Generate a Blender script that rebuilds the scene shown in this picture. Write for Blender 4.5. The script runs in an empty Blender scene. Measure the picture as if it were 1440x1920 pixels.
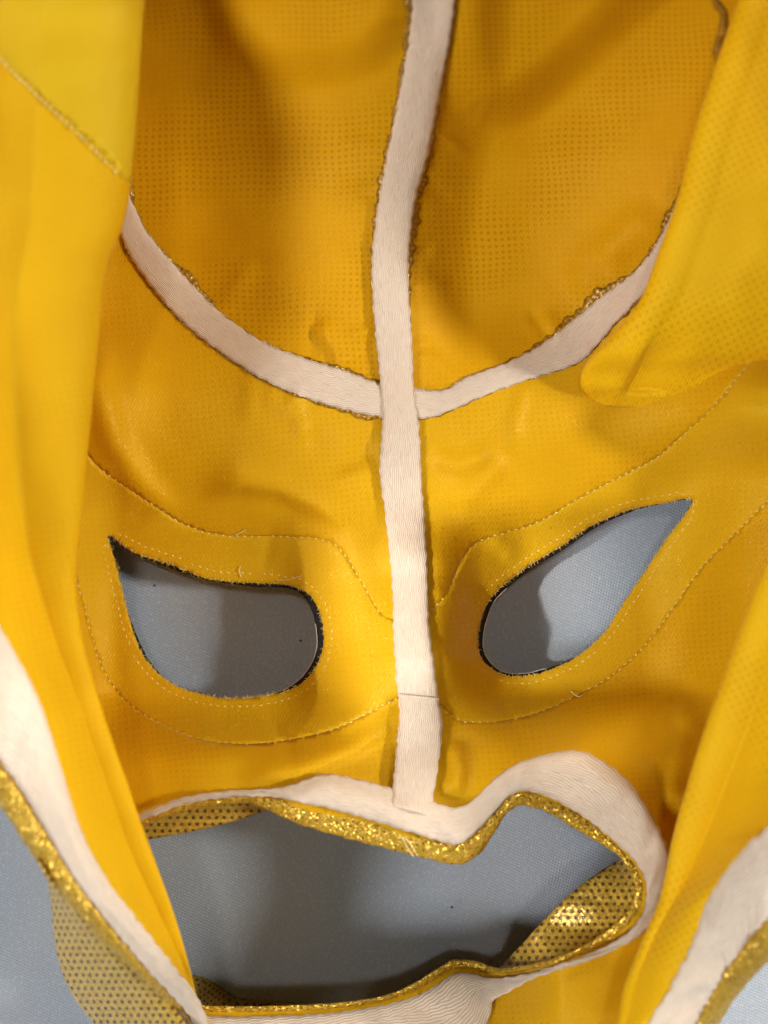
import bpy, math, random
import numpy as np
from mathutils import Vector
from mathutils.geometry import delaunay_2d_cdt

random.seed(4); RNG = np.random.default_rng(7)
SC = bpy.context.scene
COL = SC.collection

# ------------------------------------------------------------------ camera
CAM_Z = 0.31; REF_Z = 0.03; S = 0.00015          # 1 photo pixel = 0.15 mm on the plane z = REF_Z
cam_d = bpy.data.cameras.new('camera'); cam = bpy.data.objects.new('camera', cam_d); COL.objects.link(cam)
cam.location = (0, 0, CAM_Z); cam.rotation_euler = (0, 0, 0)
cam_d.sensor_fit = 'VERTICAL'; cam_d.sensor_height = 24
cam_d.lens = 12.0 * (CAM_Z - REF_Z) / (960 * S)
cam_d.clip_start = 0.01; cam_d.clip_end = 50
cam_d.dof.use_dof = True; cam_d.dof.focus_distance = CAM_Z - 0.022; cam_d.dof.aperture_fstop = 5.0
SC.camera = cam

# ------------------------------------------------------------------ light (indoor, warm lamps)
w = bpy.data.worlds.new('World'); SC.world = w; w.use_nodes = True
bg = w.node_tree.nodes['Background']; bg.inputs[0].default_value = (1.0, 0.90, 0.78, 1); bg.inputs[1].default_value = 0.12
def lamp(name, loc, target, power, size, col):
    d = bpy.data.lights.new(name, 'AREA'); d.shape = 'DISK'; d.size = size; d.energy = power; d.color = col
    o = bpy.data.objects.new(name, d); COL.objects.link(o); o.location = loc
    o.rotation_euler = (Vector(target) - Vector(loc)).to_track_quat('-Z', 'Y').to_euler()
    return o
def sph(az, el, r):
    a, e = math.radians(az), math.radians(el); return (r * math.cos(a) * math.cos(e), r * math.sin(a) * math.cos(e), r * math.sin(e))
lamp('room_lamp', sph(3, 38.5, 1.3), (0, 0, 0.03), 14.0, 0.14, (1.0, 0.97, 0.93))
lamp('room_lamp', sph(207, 45, 1.3), (0, 0, 0.03), 12.0, 0.36, (0.98, 0.97, 0.98))
lamp('room_lamp', sph(60, 25, 1.3), (0, 0, 0.03), 15.0, 0.30, (1.0, 0.95, 0.88))
lamp('room_lamp', sph(90, 80, 1.3), (0, 0, 0.03), 2.4, 0.10, (1.0, 0.96, 0.90))
sd = bpy.data.lights.new('added_nose_spot', 'SPOT'); sd.energy = 140.0; sd.spot_size = math.radians(2.5); sd.spot_blend = 1.0; sd.shadow_soft_size = 0.03; sd.color = (1.0, 0.97, 0.92)  # added narrow beam to brighten the nose tape; no such lamp is seen
so = bpy.data.objects.new('added_nose_spot', sd); COL.objects.link(so); so.location = sph(188, 52, 1.0)
so.rotation_euler = (Vector((0.006, -0.027, 0.032)) - so.location).to_track_quat('-Z', 'Y').to_euler()
vs = SC.view_settings; vs.view_transform = 'Standard'; vs.look = 'None'; vs.gamma = 1; vs.exposure = -0.05
SC.cycles.max_bounces = 5; SC.cycles.diffuse_bounces = 4; SC.cycles.transmission_bounces = 4; SC.cycles.caustics_reflective = False; SC.cycles.caustics_refractive = False
SC.cycles.use_adaptive_sampling = True; SC.cycles.adaptive_threshold = 0.045
SC.cycles.use_denoising = True

# ------------------------------------------------------------------ helpers
def P(u, v, z):
    k = (CAM_Z - z) / (CAM_Z - REF_Z) * S
    return np.stack([(u - 720) * k, (960 - v) * k, z], -1)

def A(l): return np.array(l, float)

def smooth(pts, step=6.0, closed=False):
    """Catmull-Rom through the points, resampled evenly."""
    p = A(pts)
    if closed: q = np.vstack([p[-1:], p, p[:2]])
    else: q = np.vstack([2 * p[0] - p[1], p, 2 * p[-1] - p[-2]])
    out = []
    for i in range(1, len(q) - 2):
        t = np.linspace(0, 1, 24, endpoint=False)[:, None]
        a, b, c, d = q[i - 1], q[i], q[i + 1], q[i + 2]
        out.append(0.5 * (2 * b + (c - a) * t + (2 * a - 5 * b + 4 * c - d) * t**2 + (3 * b - a - 3 * c + d) * t**3))
    out = np.vstack(out + [q[-2:-1]])
    L = np.r_[0, np.cumsum(np.linalg.norm(np.diff(out[:, :2], axis=0), axis=1))]
    n = max(3, int(round(L[-1] / step)) + 1)
    s = np.linspace(0, L[-1], n)
    r = np.stack([np.interp(s, L, out[:, k]) for k in range(out.shape[1])], -1)
    return r[:-1] if closed else r

def seg_dist(u, v, poly):
    """distance to a polyline and signed side (positive = right of travel on screen)"""
    best = np.full(u.shape, 1e9); sg = np.zeros(u.shape); par = np.zeros(u.shape)
    for i in range(len(poly) - 1):
        a, b = poly[i], poly[i + 1]; d = b - a; L2 = d @ d + 1e-9
        t = np.clip(((u - a[0]) * d[0] + (v - a[1]) * d[1]) / L2, 0, 1)
        dx = u - a[0] - t * d[0]; dy = v - a[1] - t * d[1]
        dist = np.hypot(dx, dy); m = dist < best
        best[m] = dist[m]; sg[m] = np.sign(d[0] * dy - d[1] * dx)[m]; par[m] = ((i + t) / (len(poly) - 1))[m]
    return best, sg, par

def crease(u, v, poly, wl, wr, amp, taper=0.25):
    d, sg, par = seg_dist(u, v, A(poly))
    wd = np.where(sg > 0, wr, wl)
    tp = np.clip(np.minimum(par, 1 - par) / taper, 0, 1); tp = tp * tp * (3 - 2 * tp)
    return amp * tp * np.exp(-(d / wd) ** 2)

def step_(x, a, b):
    t = np.clip((x - a) / (b - a), 0, 1); return t * t * (3 - 2 * t)

WAV = [(RNG.uniform(-1, 1, 2), RNG.uniform(0, 6.28)) for _ in range(14)]
def noise(u, v, scale):
    o = 0
    for (k, ph) in WAV: o = o + np.sin((k[0] * u + k[1] * v) / scale * 6.28 + ph)
    return o / 5.0

def inside(u, v, poly):
    r = np.zeros(u.shape, bool); n = len(poly)
    for i in range(n):
        x0, y0 = poly[i][:2]; x1, y1 = poly[(i + 1) % n][:2]
        c = (y0 > v) != (y1 > v)
        r ^= c & (u < (x1 - x0) * (v - y0) / ((y1 - y0) if y1 != y0 else 1e-9) + x0)
    return r

# ------------------------------------------------------------------ traced outlines (photo pixels)
SEAM_L = [(790,-150),(775,0),(765,90),(745,200),(725,300),(707,400),(697,500),(702,600),(712,700),(718,780),(712,880),(722,960),(735,1080),(738,1150),(738,1180),(745,1290),(750,1330),(744,1390)]
SEAM_R = [(872,-150),(853,0),(840,90),(820,200),(800,300),(780,370),(768,450),(765,530),(772,640),(775,730),(785,800),(790,900),(800,1040),(803,1140),(806,1190),(819,1290),(826,1340),(826,1395)]
BRL_U = [(205,270),(235,350),(255,395),(275,435),(320,490),(380,555),(430,600),(500,645),(580,675),(640,693),(705,717),(760,730)]
BRL_D = [(170,330),(205,400),(226,437),(243,477),(290,545),(350,610),(420,665),(500,715),(580,748),(650,768),(715,782),(765,786)]
BRR_U = [(735,728),(772,728),(830,732),(880,705),(950,680),(1010,650),(1070,605),(1130,555),(1190,510),(1230,460),(1262,398),(1300,320)]
BRR_D = [(735,786),(785,786),(830,775),(900,745),(980,715),(1060,690),(1100,668),(1150,610),(1205,552),(1260,490),(1300,430),(1340,360)]
EYE_L = [(203,1003),(235,1025),(262,1040),(320,1058),(380,1082),(425,1090),(480,1093),(540,1097),(575,1110),(597,1140),(607,1180),(605,1220),(590,1255),(560,1285),(510,1303),(430,1310),(370,1300),(320,1280),(280,1245),(255,1200),(235,1130),(218,1060)]
INS_L = [0,-1,2,7,3,3,7,6,9,13,13,11,10,7,1,0,-1,-1,4,5,-1,-2]
EYE_R = [(1299,938),(1240,944),(1180,955),(1110,985),(1050,1025),(990,1062),(930,1110),(905,1150),(895,1200),(903,1235),(935,1262),(980,1268),(1030,1256),(1080,1232),(1130,1190),(1170,1130),(1210,1070),(1250,1010)]
INS_R = [2,1,5,7,8,7,8,10,10,9,5,4,4,0,-2,-2,-2,-2]
PATCH_L = [(60,700),(140,820),(190,880),(240,915),(300,955),(350,985),(420,1003),(520,1005),(600,1010),(640,1030),(675,1085),(715,1150),(770,1185),(770,1300),(748,1308),(690,1338),(620,1370),(530,1390),(450,1396),(370,1385),(290,1352),(230,1310),(190,1250),(165,1170),(140,1080),(100,980),(40,880)]
PATCH_R = [(770,1165),(805,1145),(840,1110),(860,1060),(890,1020),(940,1000),(1010,978),(1080,937),(1150,900),(1230,858),(1280,815),(1340,760),(1420,660),(1520,540),(1560,820),(1440,940),(1380,1000),(1320,1060),(1270,1130),(1210,1210),(1150,1265),(1080,1305),(1000,1340),(920,1355),(860,1350),(822,1322),(770,1300)]
# mouth: pairs hole edge / outer edge of the gold binding, clockwise from upper left
MOUTH = [((235,1590),(228,1570)),((262,1556),(256,1540)),((300,1538),(296,1525)),((355,1519),(352,1505)),((430,1508),(430,1493)),((480,1511),(484,1492)),((560,1545),(568,1504)),((650,1572),(655,1524)),((720,1590),(728,1546)),((800,1610),(802,1570)),((858,1621),(850,1582)),((897,1603),(884,1566)),((925,1565),(910,1540)),((945,1532),(932,1515)),((962,1516),(952,1493)),((985,1511),(980,1481)),((1030,1525),(1038,1497)),((1080,1555),(1092,1528)),((1130,1585),(1148,1572)),((1165,1610),(1188,1610)),((1184,1640),(1208,1642)),((1190,1670),(1213,1675)),((1180,1702),(1204,1716)),((1150,1734),(1172,1752)),((1100,1768),(1112,1785)),((1040,1796),(1046,1810)),((980,1810),(985,1826)),((935,1815),(930,1833)),((900,1804),(888,1826)),((870,1799),(858,1824)),((840,1804),(838,1834)),((790,1835),(792,1862)),((740,1860),(738,1880)),((680,1874),(680,1891)),((600,1882),(600,1901)),((500,1886),(500,1905)),((420,1886),(418,1906)),((365,1880),(355,1900)),((320,1840),(300,1852)),((275,1770),(255,1780)),((240,1680),(222,1684))]
MTAPE_U = [((222,1572),(218,1560)),((256,1541),(252,1532)),((296,1526),(293,1514)),((352,1506),(350,1494)),((430,1494),(428,1483)),((490,1493),(500,1480)),((530,1496),(545,1473)),((568,1505),(575,1461)),((605,1512),(612,1452)),((655,1525),(668,1461)),((728,1547),(738,1480)),((790,1566),(800,1499)),((828,1578),(845,1514)),((850,1583),(872,1510)),((868,1578),(895,1494)),((884,1567),(912,1476)),((910,1541),(935,1455)),((932,1516),(965,1435)),((952,1494),(1005,1420)),((980,1482),(1050,1410)),((1010,1488),(1085,1409)),((1038,1498),(1125,1425)),((1092,1529),(1180,1468)),((1148,1573),(1222,1530)),((1188,1611),(1248,1580)),((1208,1643),(1256,1622)),((1213,1676),(1246,1668)),((1204,1717),(1222,1730)),((1172,1753),(1182,1764)),((1112,1786),(1118,1795)),((1046,1811),(1050,1817))]
MTAPE_D = [((1060,1806),(1062,1810)),((1030,1815),(1033,1822)),((985,1827),(992,1838)),((958,1832),(972,1850)),((930,1834),(950,1862)),((905,1832),(934,1869)),((888,1827),(925,1878)),((858,1825),(918,1905)),((838,1835),(900,1950)),((792,1863),(840,1975)),((738,1881),(760,1985)),((680,1892),(690,1995)),((600,1902),(600,2000)),((500,1906),(500,2000)),((418,1907),(410,2000)),((355,1901),(340,1990))]

seam_c = (smooth(SEAM_L, 10)[:0] if 0 else None)
def mid(a, b, n=60):
    f = lambda p: (lambda q: q[np.linspace(0, len(q) - 1, n).astype(int)])(smooth(p, 3))
    return 0.5 * (f(a) + f(b))
SEAM = mid(SEAM_L, SEAM_R)
BROW_L = mid(BRL_U, BRL_D, 30); BROW_R = mid(BRR_U, BRR_D, 30)

# ------------------------------------------------------------------ face relief: height above the cloth
PROF_V = A([-480, -200, 0, 150, 300, 500, 700, 800, 900, 1000, 1080, 1150, 1230, 1300, 1335, 1400, 1470, 1560, 1650, 1800, 1900, 2060])
PROF_Z = A([.150, .103,.078,.063,.049,.036,.031,.0315,.0305,.0270,.0285,.0330,.0375,.0415,.0375,.0372,.0440,.0490,.0510,.0520,.054,.058])
vv = np.linspace(-480, 2060, 560)
zz = np.interp(vv, PROF_V, PROF_Z); kern = np.hanning(9); kern /= kern.sum()
zz = np.convolve(np.pad(zz, 4, mode='edge'), kern, 'valid')
def H(u, v):
    u = np.asarray(u, float); v = np.asarray(v, float)
    sx = np.interp(v, SEAM[:, 1], SEAM[:, 0])
    d = u - sx
    z0 = np.interp(v, vv, zz)
    up = step_(v, 800, 560)                       # forehead weight
    lo = 1 - up
    z = z0.copy()
    # forehead: falls away from the seam on the left, hollow on the right
    dl = np.clip(-d, 0, 700); dr = np.clip(d, 0, 900)
    z -= up * 0.014 * step_(dl, 30, 420)
    z -= up * 0.010 * step_(dr, 10, 160); z += up * 0.018 * step_(dr, 230, 620)
    z += up * 0.006 * step_(-(u), -230, -60)
    # lower face: the nose crease evens out into flat cheeks
    cz = np.interp(v, [700, 900, 1100, 1300, 1500, 1700, 1900], [.030,.031,.030,.032,.047,.051,.054])
    k = step_(np.abs(d), 20, 170)
    z = z * (1 - lo * k) + cz * lo * k
    z += lo * 0.016 * step_(u, 1280, 1500) * step_(v, 1800, 1500) - lo * 0.006 * step_(u, 420, 170) * step_(v, 900, 1200)
    z += lo * 0.010 * step_(u, 330, 150) * step_(v, 950, 650)
    z += 0.008 * step_(v, 1700, 1950) * step_(u, 950, 1200)
    z -= lo * 0.016 * step_(u, 800, 1000) * step_(u, 1400, 1200) * step_(v, 780, 1060) * step_(v, 1430, 1270)
    z += .0070 * step_(d, -85, 40) * step_(d, 140, 45) * step_(v, 940, 1060) * step_(v, 1310, 1230)
    z -= lo * 0.013 * step_(u, 700, 520) * step_(u, 90, 230) * step_(v, 800, 1080) * step_(v, 1440, 1300)
    # creases
    z += crease(u, v, [(370,930),(450,905),(520,915),(600,950),(680,1000)], 40, 16, .0030)
    z += crease(u, v, [(560,800),(640,865),(720,840)], 30, 26, -.0016)
    z += crease(u, v, [(800,850),(860,870),(930,845)], 18, 22, -.0018)
    z += crease(u, v, [(850,960),(910,900),(950,850)], 24, 20, .0016)
    z += crease(u, v, [(590,600),(625,650),(645,700)], 24, 10, .0020)
    for poly, wd, amp in LOBES:
        dd = seg_dist(u, v, np.vstack([poly, poly[:1]]))[0] * np.where(inside(u, v, poly), 1, -1)
        z += amp * step_(dd, -wd, wd)
    z += .021 * step_(u, 1130, 1420) * step_(v, 560, 740) * step_(v, 910, 755)
    z += crease(u, v, [(440,1460),(560,1445),(660,1405),(740,1355)], 26, 14, .0024)
    z += crease(u, v, [(745,1315),(690,1340),(620,1372)], 16, 20, .0014)
    z += crease(u, v, [(850,1380),(860,1440),(850,1500)], 14, 26, .0030)
    z += crease(u, v, [(1270,1290),(1290,1370),(1260,1460),(1255,1540)], 40, 24, .0040)
    z += crease(u, v, [(1110,1470),(1180,1400),(1240,1350)], 30, 40, -.002)
    z += crease(u, v, [(190,600),(185,720),(215,830),(270,915),(350,975)], 26, 30, .0030)
    z += crease(u, v, [(1060,560),(1110,500),(1180,440),(1240,380)], 40, 50, .003)
    # mouth rim pout
    z += crease(u, v, [(900,1500),(980,1440),(1080,1420),(1190,1490),(1245,1600),(1220,1720),(1120,1785)], 30, 55, .0050, .15)
    z += crease(u, v, [(520,1510),(610,1480),(720,1510),(850,1550)], 26, 40, .0026)
    low = step_(v, 1735, 1800) * step_(u, 1060, 900)
    z = z * (1 - low) + (.016 + .00016 * np.clip(v - 1800, 0, 260)) * low
    for q, wd, am in PULLS: z += crease(u, v, q, wd, wd * 1.3, am, .35)
    # stitch puckers
    for q in (ST_L, ST_R): z += 0.00022 * np.exp(-(seg_dist(u, v, q)[0] / 12) ** 2) * -1
    z += 0.0005 * noise(u, v, 420) + 0.00018 * noise(u + 300, v, 110)
    return np.clip(z, 0.006, 0.16)
LOBES = [(smooth([(395,-400),(420,20),(465,100),(520,125),(600,128),(700,95),(750,20),(765,-100),(760,-400)], 25, True), 46, .0040),
         (smooth([(862,-400),(858,0),(866,120),(890,190),(940,205),(1010,165),(1090,95),(1160,25),(1260,-80),(1320,-400)], 25, True), 50, .0075)]
PULLS = []
for crv, k0, k1, num in ((SEAM, .05, .95, 16), (BROW_L, .15, .92, 9), (BROW_R, .1, .8, 8), (smooth(EYE_L, 60, True), 0, 1, 5), (smooth(EYE_R, 60, True), 0, 1, 5)):
    for _ in range(num):
        i_ = int(random.uniform(k0, k1) * (len(crv) - 2)); t_ = crv[i_ + 1] - crv[i_]; t_ = t_ / (np.hypot(*t_) + 1e-9); s_ = random.choice((-1, 1))
        n_ = np.array([-t_[1], t_[0]]) * s_; a_ = crv[i_] + n_ * 14; dr_ = n_ + t_ * random.uniform(-.7, .7); ln_ = random.uniform(70, 150)
        PULLS.append(([tuple(a_), tuple(a_ + dr_ * ln_ * .5 + t_ * random.uniform(-10, 10)), tuple(a_ + dr_ * ln_)], random.uniform(9, 17), random.uniform(.0004, .0011) * random.choice((-1, 1))))
ST_L = smooth(PATCH_L, 30, True); ST_R = smooth(PATCH_R, 30, True)
def PH(u, v, dz=0.0): return P(np.asarray(u, float), np.asarray(v, float), H(u, v) + dz)

# ------------------------------------------------------------------ materials
def new_mat(name):
    m = bpy.data.materials.new(name); m.use_nodes = True; nt = m.node_tree
    return m, nt, nt.nodes['Principled BSDF'], nt.nodes['Material Output']
class N:
    def __init__(s, nt): s.nt = nt
    def node(s, t, **kw):
        n = s.nt.nodes.new(t)
        for k, v in kw.items(): setattr(n, k, v)
        return n
    def _in(s, sock, x):
        if isinstance(x, bpy.types.NodeSocket): s.nt.links.new(x, sock)
        elif isinstance(x, tuple) and sock.type == 'RGBA' and len(x) == 3: sock.default_value = x + (1,)
        else: sock.default_value = x
    def m(s, op, a, b=None, c=None):
        n = s.node('ShaderNodeMath', operation=op); s._in(n.inputs[0], a)
        if b is not None: s._in(n.inputs[1], b)
        if c is not None: s._in(n.inputs[2], c)
        return n.outputs[0]
    def vm(s, op, a, b=None):
        n = s.node('ShaderNodeVectorMath', operation=op); s._in(n.inputs[0], a)
        if b is not None: s._in(n.inputs[1], b)
        return n.outputs[0]
    def mix(s, f, a, b, blend='MIX'):
        n = s.node('ShaderNodeMix', data_type='RGBA', blend_type=blend)
        s._in(n.inputs[0], f); s._in(n.inputs[6], a); s._in(n.inputs[7], b); return n.outputs[2]
    def ramp(s, x, a, b, lo=0.0, hi=1.0):
        n = s.node('ShaderNodeMapRange', interpolation_type='SMOOTHSTEP'); s._in(n.inputs[0], x)
        n.inputs[1].default_value = a; n.inputs[2].default_value = b; n.inputs[3].default_value = lo; n.inputs[4].default_value = hi
        return n.outputs[0]
    def noise(s, vec, scale, detail=3.0, rough=.5, dims='2D'):
        n = s.node('ShaderNodeTexNoise', noise_dimensions=dims); s._in(n.inputs['Vector'], vec); n.inputs['Scale'].default_value = scale
        n.inputs['Detail'].default_value = detail; n.inputs['Roughness'].default_value = rough; return n
    def uv(s):
        n = s.node('ShaderNodeUVMap'); n.uv_map = 'UVMap'; return n.outputs[0]
    def sep(s, v):
        n = s.node('ShaderNodeSeparateXYZ'); s._in(n.inputs[0], v); return n.outputs
    def bump(s, h, strength, dist, normal=None):
        n = s.node('ShaderNodeBump'); s._in(n.inputs['Height'], h); n.inputs['Strength'].default_value = strength
        n.inputs['Distance'].default_value = dist
        if normal is not None: s._in(n.inputs['Normal'], normal)
        return n.outputs[0]

def yellow(name, base, dot, dots=1.0, pitch=12.0, angle=0.0, transl=0.25, rough=.5, spark=0.4, sheen=.2, tint=(1.0, .78, .5, 1), rib=.14):
    """knit lining: fine weave, dotted grid of the mesh behind it; uv unit = 100 photo pixels"""
    m, nt, b, out = new_mat(name); n = N(nt); uv = n.uv()
    wp = n.noise(uv, 1.1, 0.0); wv = n.vm('ADD', uv, n.vm('SCALE', n.vm('SUBTRACT', wp.outputs['Color'], (.5,.5,.5)), None))
    sc = [x for x in nt.nodes if x.bl_idname == 'ShaderNodeVectorMath' and x.operation == 'SCALE'][-1]; sc.inputs['Scale'].default_value = .10
    if angle:
        r = n.node('ShaderNodeVectorRotate', rotation_type='Z_AXIS'); nt.links.new(wv, r.inputs[0]); r.inputs['Angle'].default_value = angle; wv = r.outputs[0]
    x, y, _ = n.sep(wv); f = 2 * math.pi * 100 / pitch
    sx = n.m('MULTIPLY_ADD', n.m('SINE', n.m('MULTIPLY', x, f)), .5, .5); sy = n.m('MULTIPLY_ADD', n.m('SINE', n.m('MULTIPLY', y, f * 1.06)), .5, .5)
    d = n.ramp(n.m('MULTIPLY', sx, sy), .18, .85)
    grid = n.m('MULTIPLY', n.m('MAXIMUM', sx, sy), .0)
    vis = n.ramp(n.noise(uv, .55, 0.0).outputs['Fac'], .34, .62, .25, 1.0)
    dm = n.m('MULTIPLY', n.m('MULTIPLY', d, vis), dots)
    big = n.noise(uv, .9, 1.0, .55)
    c = n.mix(n.ramp(big.outputs['Fac'], .3, .75, 0, .35), base, tuple(a * k for a, k in zip(base, (.93, .86, .7))) + (1,) if len(base) == 3 else base)
    c = n.mix(dm, c, dot + (1,))
    fine = n.noise(uv, 46, 0.0, .7)
    c = n.mix(n.ramp(fine.outputs['Fac'], .35, .68, 0, .22), c, tuple(a * k for a, k in zip(base, (.62, .55, .4))) + (1,))
    rx, ry, _ = n.sep(uv); twill = n.m('SINE', n.m('MULTIPLY', n.m('ADD', rx, n.m('MULTIPLY', ry, .55)), 95.0))
    c = n.mix(n.ramp(twill, -.2, 1.0, 0, .13), c, tuple(a * k for a, k in zip(base, (.7, .6, .5))) + (1,))
    nt.links.new(c, b.inputs['Base Color'])
    # sparkle of satin floats: tiny tilted cells
    vo = n.node('ShaderNodeTexVoronoi', voronoi_dimensions='2D'); nt.links.new(uv, vo.inputs['Vector']); vo.inputs['Scale'].default_value = 26
    cut = n.ramp(n.sep(vo.outputs['Color'])[0], .70, 1.0, 0, spark * .7)
    b.inputs['Roughness'].default_value = rough
    nt.links.new(n.m('SUBTRACT', rough, n.m('MULTIPLY', cut, .35)), b.inputs['Roughness'])
    nt.links.new(n.m('MULTIPLY_ADD', cut, .7, .28), b.inputs['Specular IOR Level'])
    b.inputs['Specular Tint'].default_value = (1.0, .80, .25, 1)
    b.inputs['Sheen Weight'].default_value = sheen; b.inputs['Sheen Roughness'].default_value = .4; b.inputs['Sheen Tint'].default_value = (1, .75, .12, 1)
    geo = n.node('ShaderNodeNewGeometry')
    hh = n.m('ADD', n.m('MULTIPLY', fine.outputs['Fac'], .8), n.m('MULTIPLY', twill, rib))
    bm = n.bump(hh, .5, .00022)
    rnd = n.vm('SUBTRACT', vo.outputs['Color'], (.5, .5, .5))
    s2 = n.node('ShaderNodeVectorMath', operation='SCALE'); nt.links.new(rnd, s2.inputs[0]); nt.links.new(n.m('MULTIPLY', cut, .9), s2.inputs['Scale'])
    nt.links.new(n.vm('NORMALIZE', n.vm('ADD', bm, s2.outputs[0])), b.inputs['Normal'])
    tr = n.node('ShaderNodeBsdfTranslucent'); nt.links.new(n.mix(1.0, c, tint, 'MULTIPLY'), tr.inputs[0])
    mx = n.node('ShaderNodeMixShader'); mx.inputs[0].default_value = transl
    nt.links.new(b.outputs[0], mx.inputs[1]); nt.links.new(tr.outputs[0], mx.inputs[2]); nt.links.new(mx.outputs[0], out.inputs[0])
    return m
YB = (.83, .450, .007); YD = (.50, .19, .003)
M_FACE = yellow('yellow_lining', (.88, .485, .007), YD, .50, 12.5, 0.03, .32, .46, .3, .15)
M_SATIN = yellow('yellow_satin', (.81, .462, .009), YD, .22, 12.0, 0.1, .20, .40, .4, .25)
M_PATCH = yellow('yellow_satin_patch', (.78, .470, .012), YD, .12, 12.0, 0.1, .16, .40, .45, .3)
M_FLAP = yellow('yellow_mesh_lining', (.97, .60, .010), (.76, .38, .004), .65, 14.5, .5, .12, .42, .25, .35, (1, .90, .6, 1), .3)
M_FLAPL = yellow('yellow_side_lining', (.95, .64, .014), (.80, .46, .006), .30, 14.0, .2, .45, .40, .25, .25, (1, .92, .6, 1), .35)
M_BACK = yellow('olive_satin_lining', (.74, .50, .016), YD, .05, 12.0, 0, .2, .42, .4, .3)

def tape_mat():
    m, nt, b, out = new_mat('white_cotton_tape'); n = N(nt); uv = n.uv(); x, y, _ = n.sep(uv)   # x across 0..1, y along (100 px)
    wob = n.noise(uv, 3.0, 2.0)
    a = n.m('ABSOLUTE', n.m('SUBTRACT', n.m('FRACT', n.m('MULTIPLY', x, 2.0)), .5))
    ph = n.m('ADD', n.m('MULTIPLY', y, 9.0), n.m('MULTIPLY', a, 40.0)); ph = n.m('ADD', ph, n.m('MULTIPLY', wob.outputs['Fac'], .9))
    s1 = n.m('SINE', n.m('MULTIPLY', ph, 1.6))
    mp = n.node('ShaderNodeMapping'); nt.links.new(uv, mp.inputs[0]); mp.inputs['Scale'].default_value = (22, 5, 1)
    st = n.noise(mp.outputs[0], 1.0, 3.0, .6)
    big = n.noise(uv, 1.3, 3.0)
    c = n.mix(n.ramp(s1, .0, 1.0, 0, .72), (.77, .65, .52, 1), (.43, .33, .24, 1))
    c = n.mix(n.ramp(st.outputs['Fac'], .58, .75, 0, .4), c, (.36, .28, .22, 1))
    c = n.mix(n.ramp(big.outputs['Fac'], .35, .7, 0, .25), c, (.72, .54, .38, 1))
    nt.links.new(c, b.inputs['Base Color']); b.inputs['Roughness'].default_value = .75
    b.inputs['Sheen Weight'].default_value = .25; b.inputs['Specular IOR Level'].default_value = .25
    hh = n.m('ADD', n.m('MULTIPLY', s1, .35), n.m('ADD', st.outputs['Fac'], n.m('MULTIPLY', wob.outputs['Fac'], .8)))
    nt.links.new(n.bump(hh, .55, .0004), b.inputs['Normal'])
    return m
M_TAPE = tape_mat()

def gold(name, hole=0.0, pitch=18.0, base=(.80, .52, .07), metal=.45, thr=1.3, spark=.6, worn=.35):
    m, nt, b, out = new_mat(name); n = N(nt); uv = n.uv()
    geo = n.node('ShaderNodeNewGeometry')
    vo = n.node('ShaderNodeTexVoronoi'); nt.links.new(geo.outputs['Position'], vo.inputs['Vector']); vo.inputs['Scale'].default_value = 2000
    no = n.noise(geo.outputs['Position'], 420, 2.0, .5, '3D')
    c = n.mix(n.sep(vo.outputs['Color'])[1], base + (1,), tuple(k * .62 for k in base) + (1,))
    c = n.mix(n.ramp(no.outputs['Fac'], .5, .7, 0, .6), c, (.50, .27, .035, 1))
    x, y, _ = n.sep(uv); k = 4 * math.pi / (math.sqrt(3) * pitch) * 100
    f = None
    for a in (30, 90, 150):
        t = n.m('COSINE', n.m('ADD', n.m('MULTIPLY', x, k * math.cos(math.radians(a))), n.m('MULTIPLY', y, k * math.sin(math.radians(a)))))
        f = t if f is None else n.m('ADD', f, t)
    hl = n.m('MULTIPLY', n.m('MULTIPLY', n.ramp(f, thr - .35, thr + .35), hole), n.ramp(n.noise(uv, 2.6, 1.0).outputs['Fac'], .36, .6, worn, 1.0))
    c = n.mix(hl, c, (.055, .028, .006, 1))
    nt.links.new(c, b.inputs['Base Color'])
    nt.links.new(n.m('MULTIPLY', n.m('SUBTRACT', 1.0, hl), metal), b.inputs['Metallic'])
    b.inputs['Roughness'].default_value = .34
    bm = n.bump(n.m('ADD', n.m('MULTIPLY', hl, -1.0), no.outputs['Fac']), .8, .0004)
    rnd = n.vm('SUBTRACT', vo.outputs['Color'], (.5, .5, .5))
    s2 = n.node('ShaderNodeVectorMath', operation='SCALE'); nt.links.new(rnd, s2.inputs[0]); s2.inputs['Scale'].default_value = spark
    nt.links.new(n.vm('NORMALIZE', n.vm('ADD', bm, s2.outputs[0])), b.inputs['Normal'])
    return m
M_GOLD = gold('gold_binding', .75, 15.0, (.80, .50, .05), .5, 2.1, .75)
M_MESH = gold('gold_dotted_mesh', .9, 14.5, (.80, .52, .08), .30, 1.05, .35, .85)
M_SERGE = gold('gold_serged_edge', .8, 12.0, (.48, .25, .02), .25, .9, .5)

def plain(name, col, rough=.7, bump=0.0, scale=800.0):
    m, nt, b, out = new_mat(name); n = N(nt)
    b.inputs['Base Color'].default_value = col + (1,); b.inputs['Roughness'].default_value = rough
    geo = n.node('ShaderNodeNewGeometry'); no = n.noise(geo.outputs['Position'], scale, 1.0, .5, '3D')
    nt.links.new(n.mix(n.ramp(no.outputs['Fac'], .35, .7, 0, .4), col + (1,), tuple(k * .6 for k in col) + (1,)), b.inputs['Base Color'])
    if bump: nt.links.new(n.bump(no.outputs['Fac'], bump, .0004), b.inputs['Normal'])
    return m
M_BLACK = plain('black_felt', (.010, .007, .006), .9, .5)
M_PALE = plain('pale_cut_edge', (.62, .55, .48), .5)
M_THREAD = plain('yellow_thread', (.88, .68, .20), .5, .3, 2500)
M_THREADW = plain('pale_thread', (.85, .72, .38), .6, .3, 2500)
M_TFIB = plain('tape_fibre', (.80, .68, .55), .8)
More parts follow.
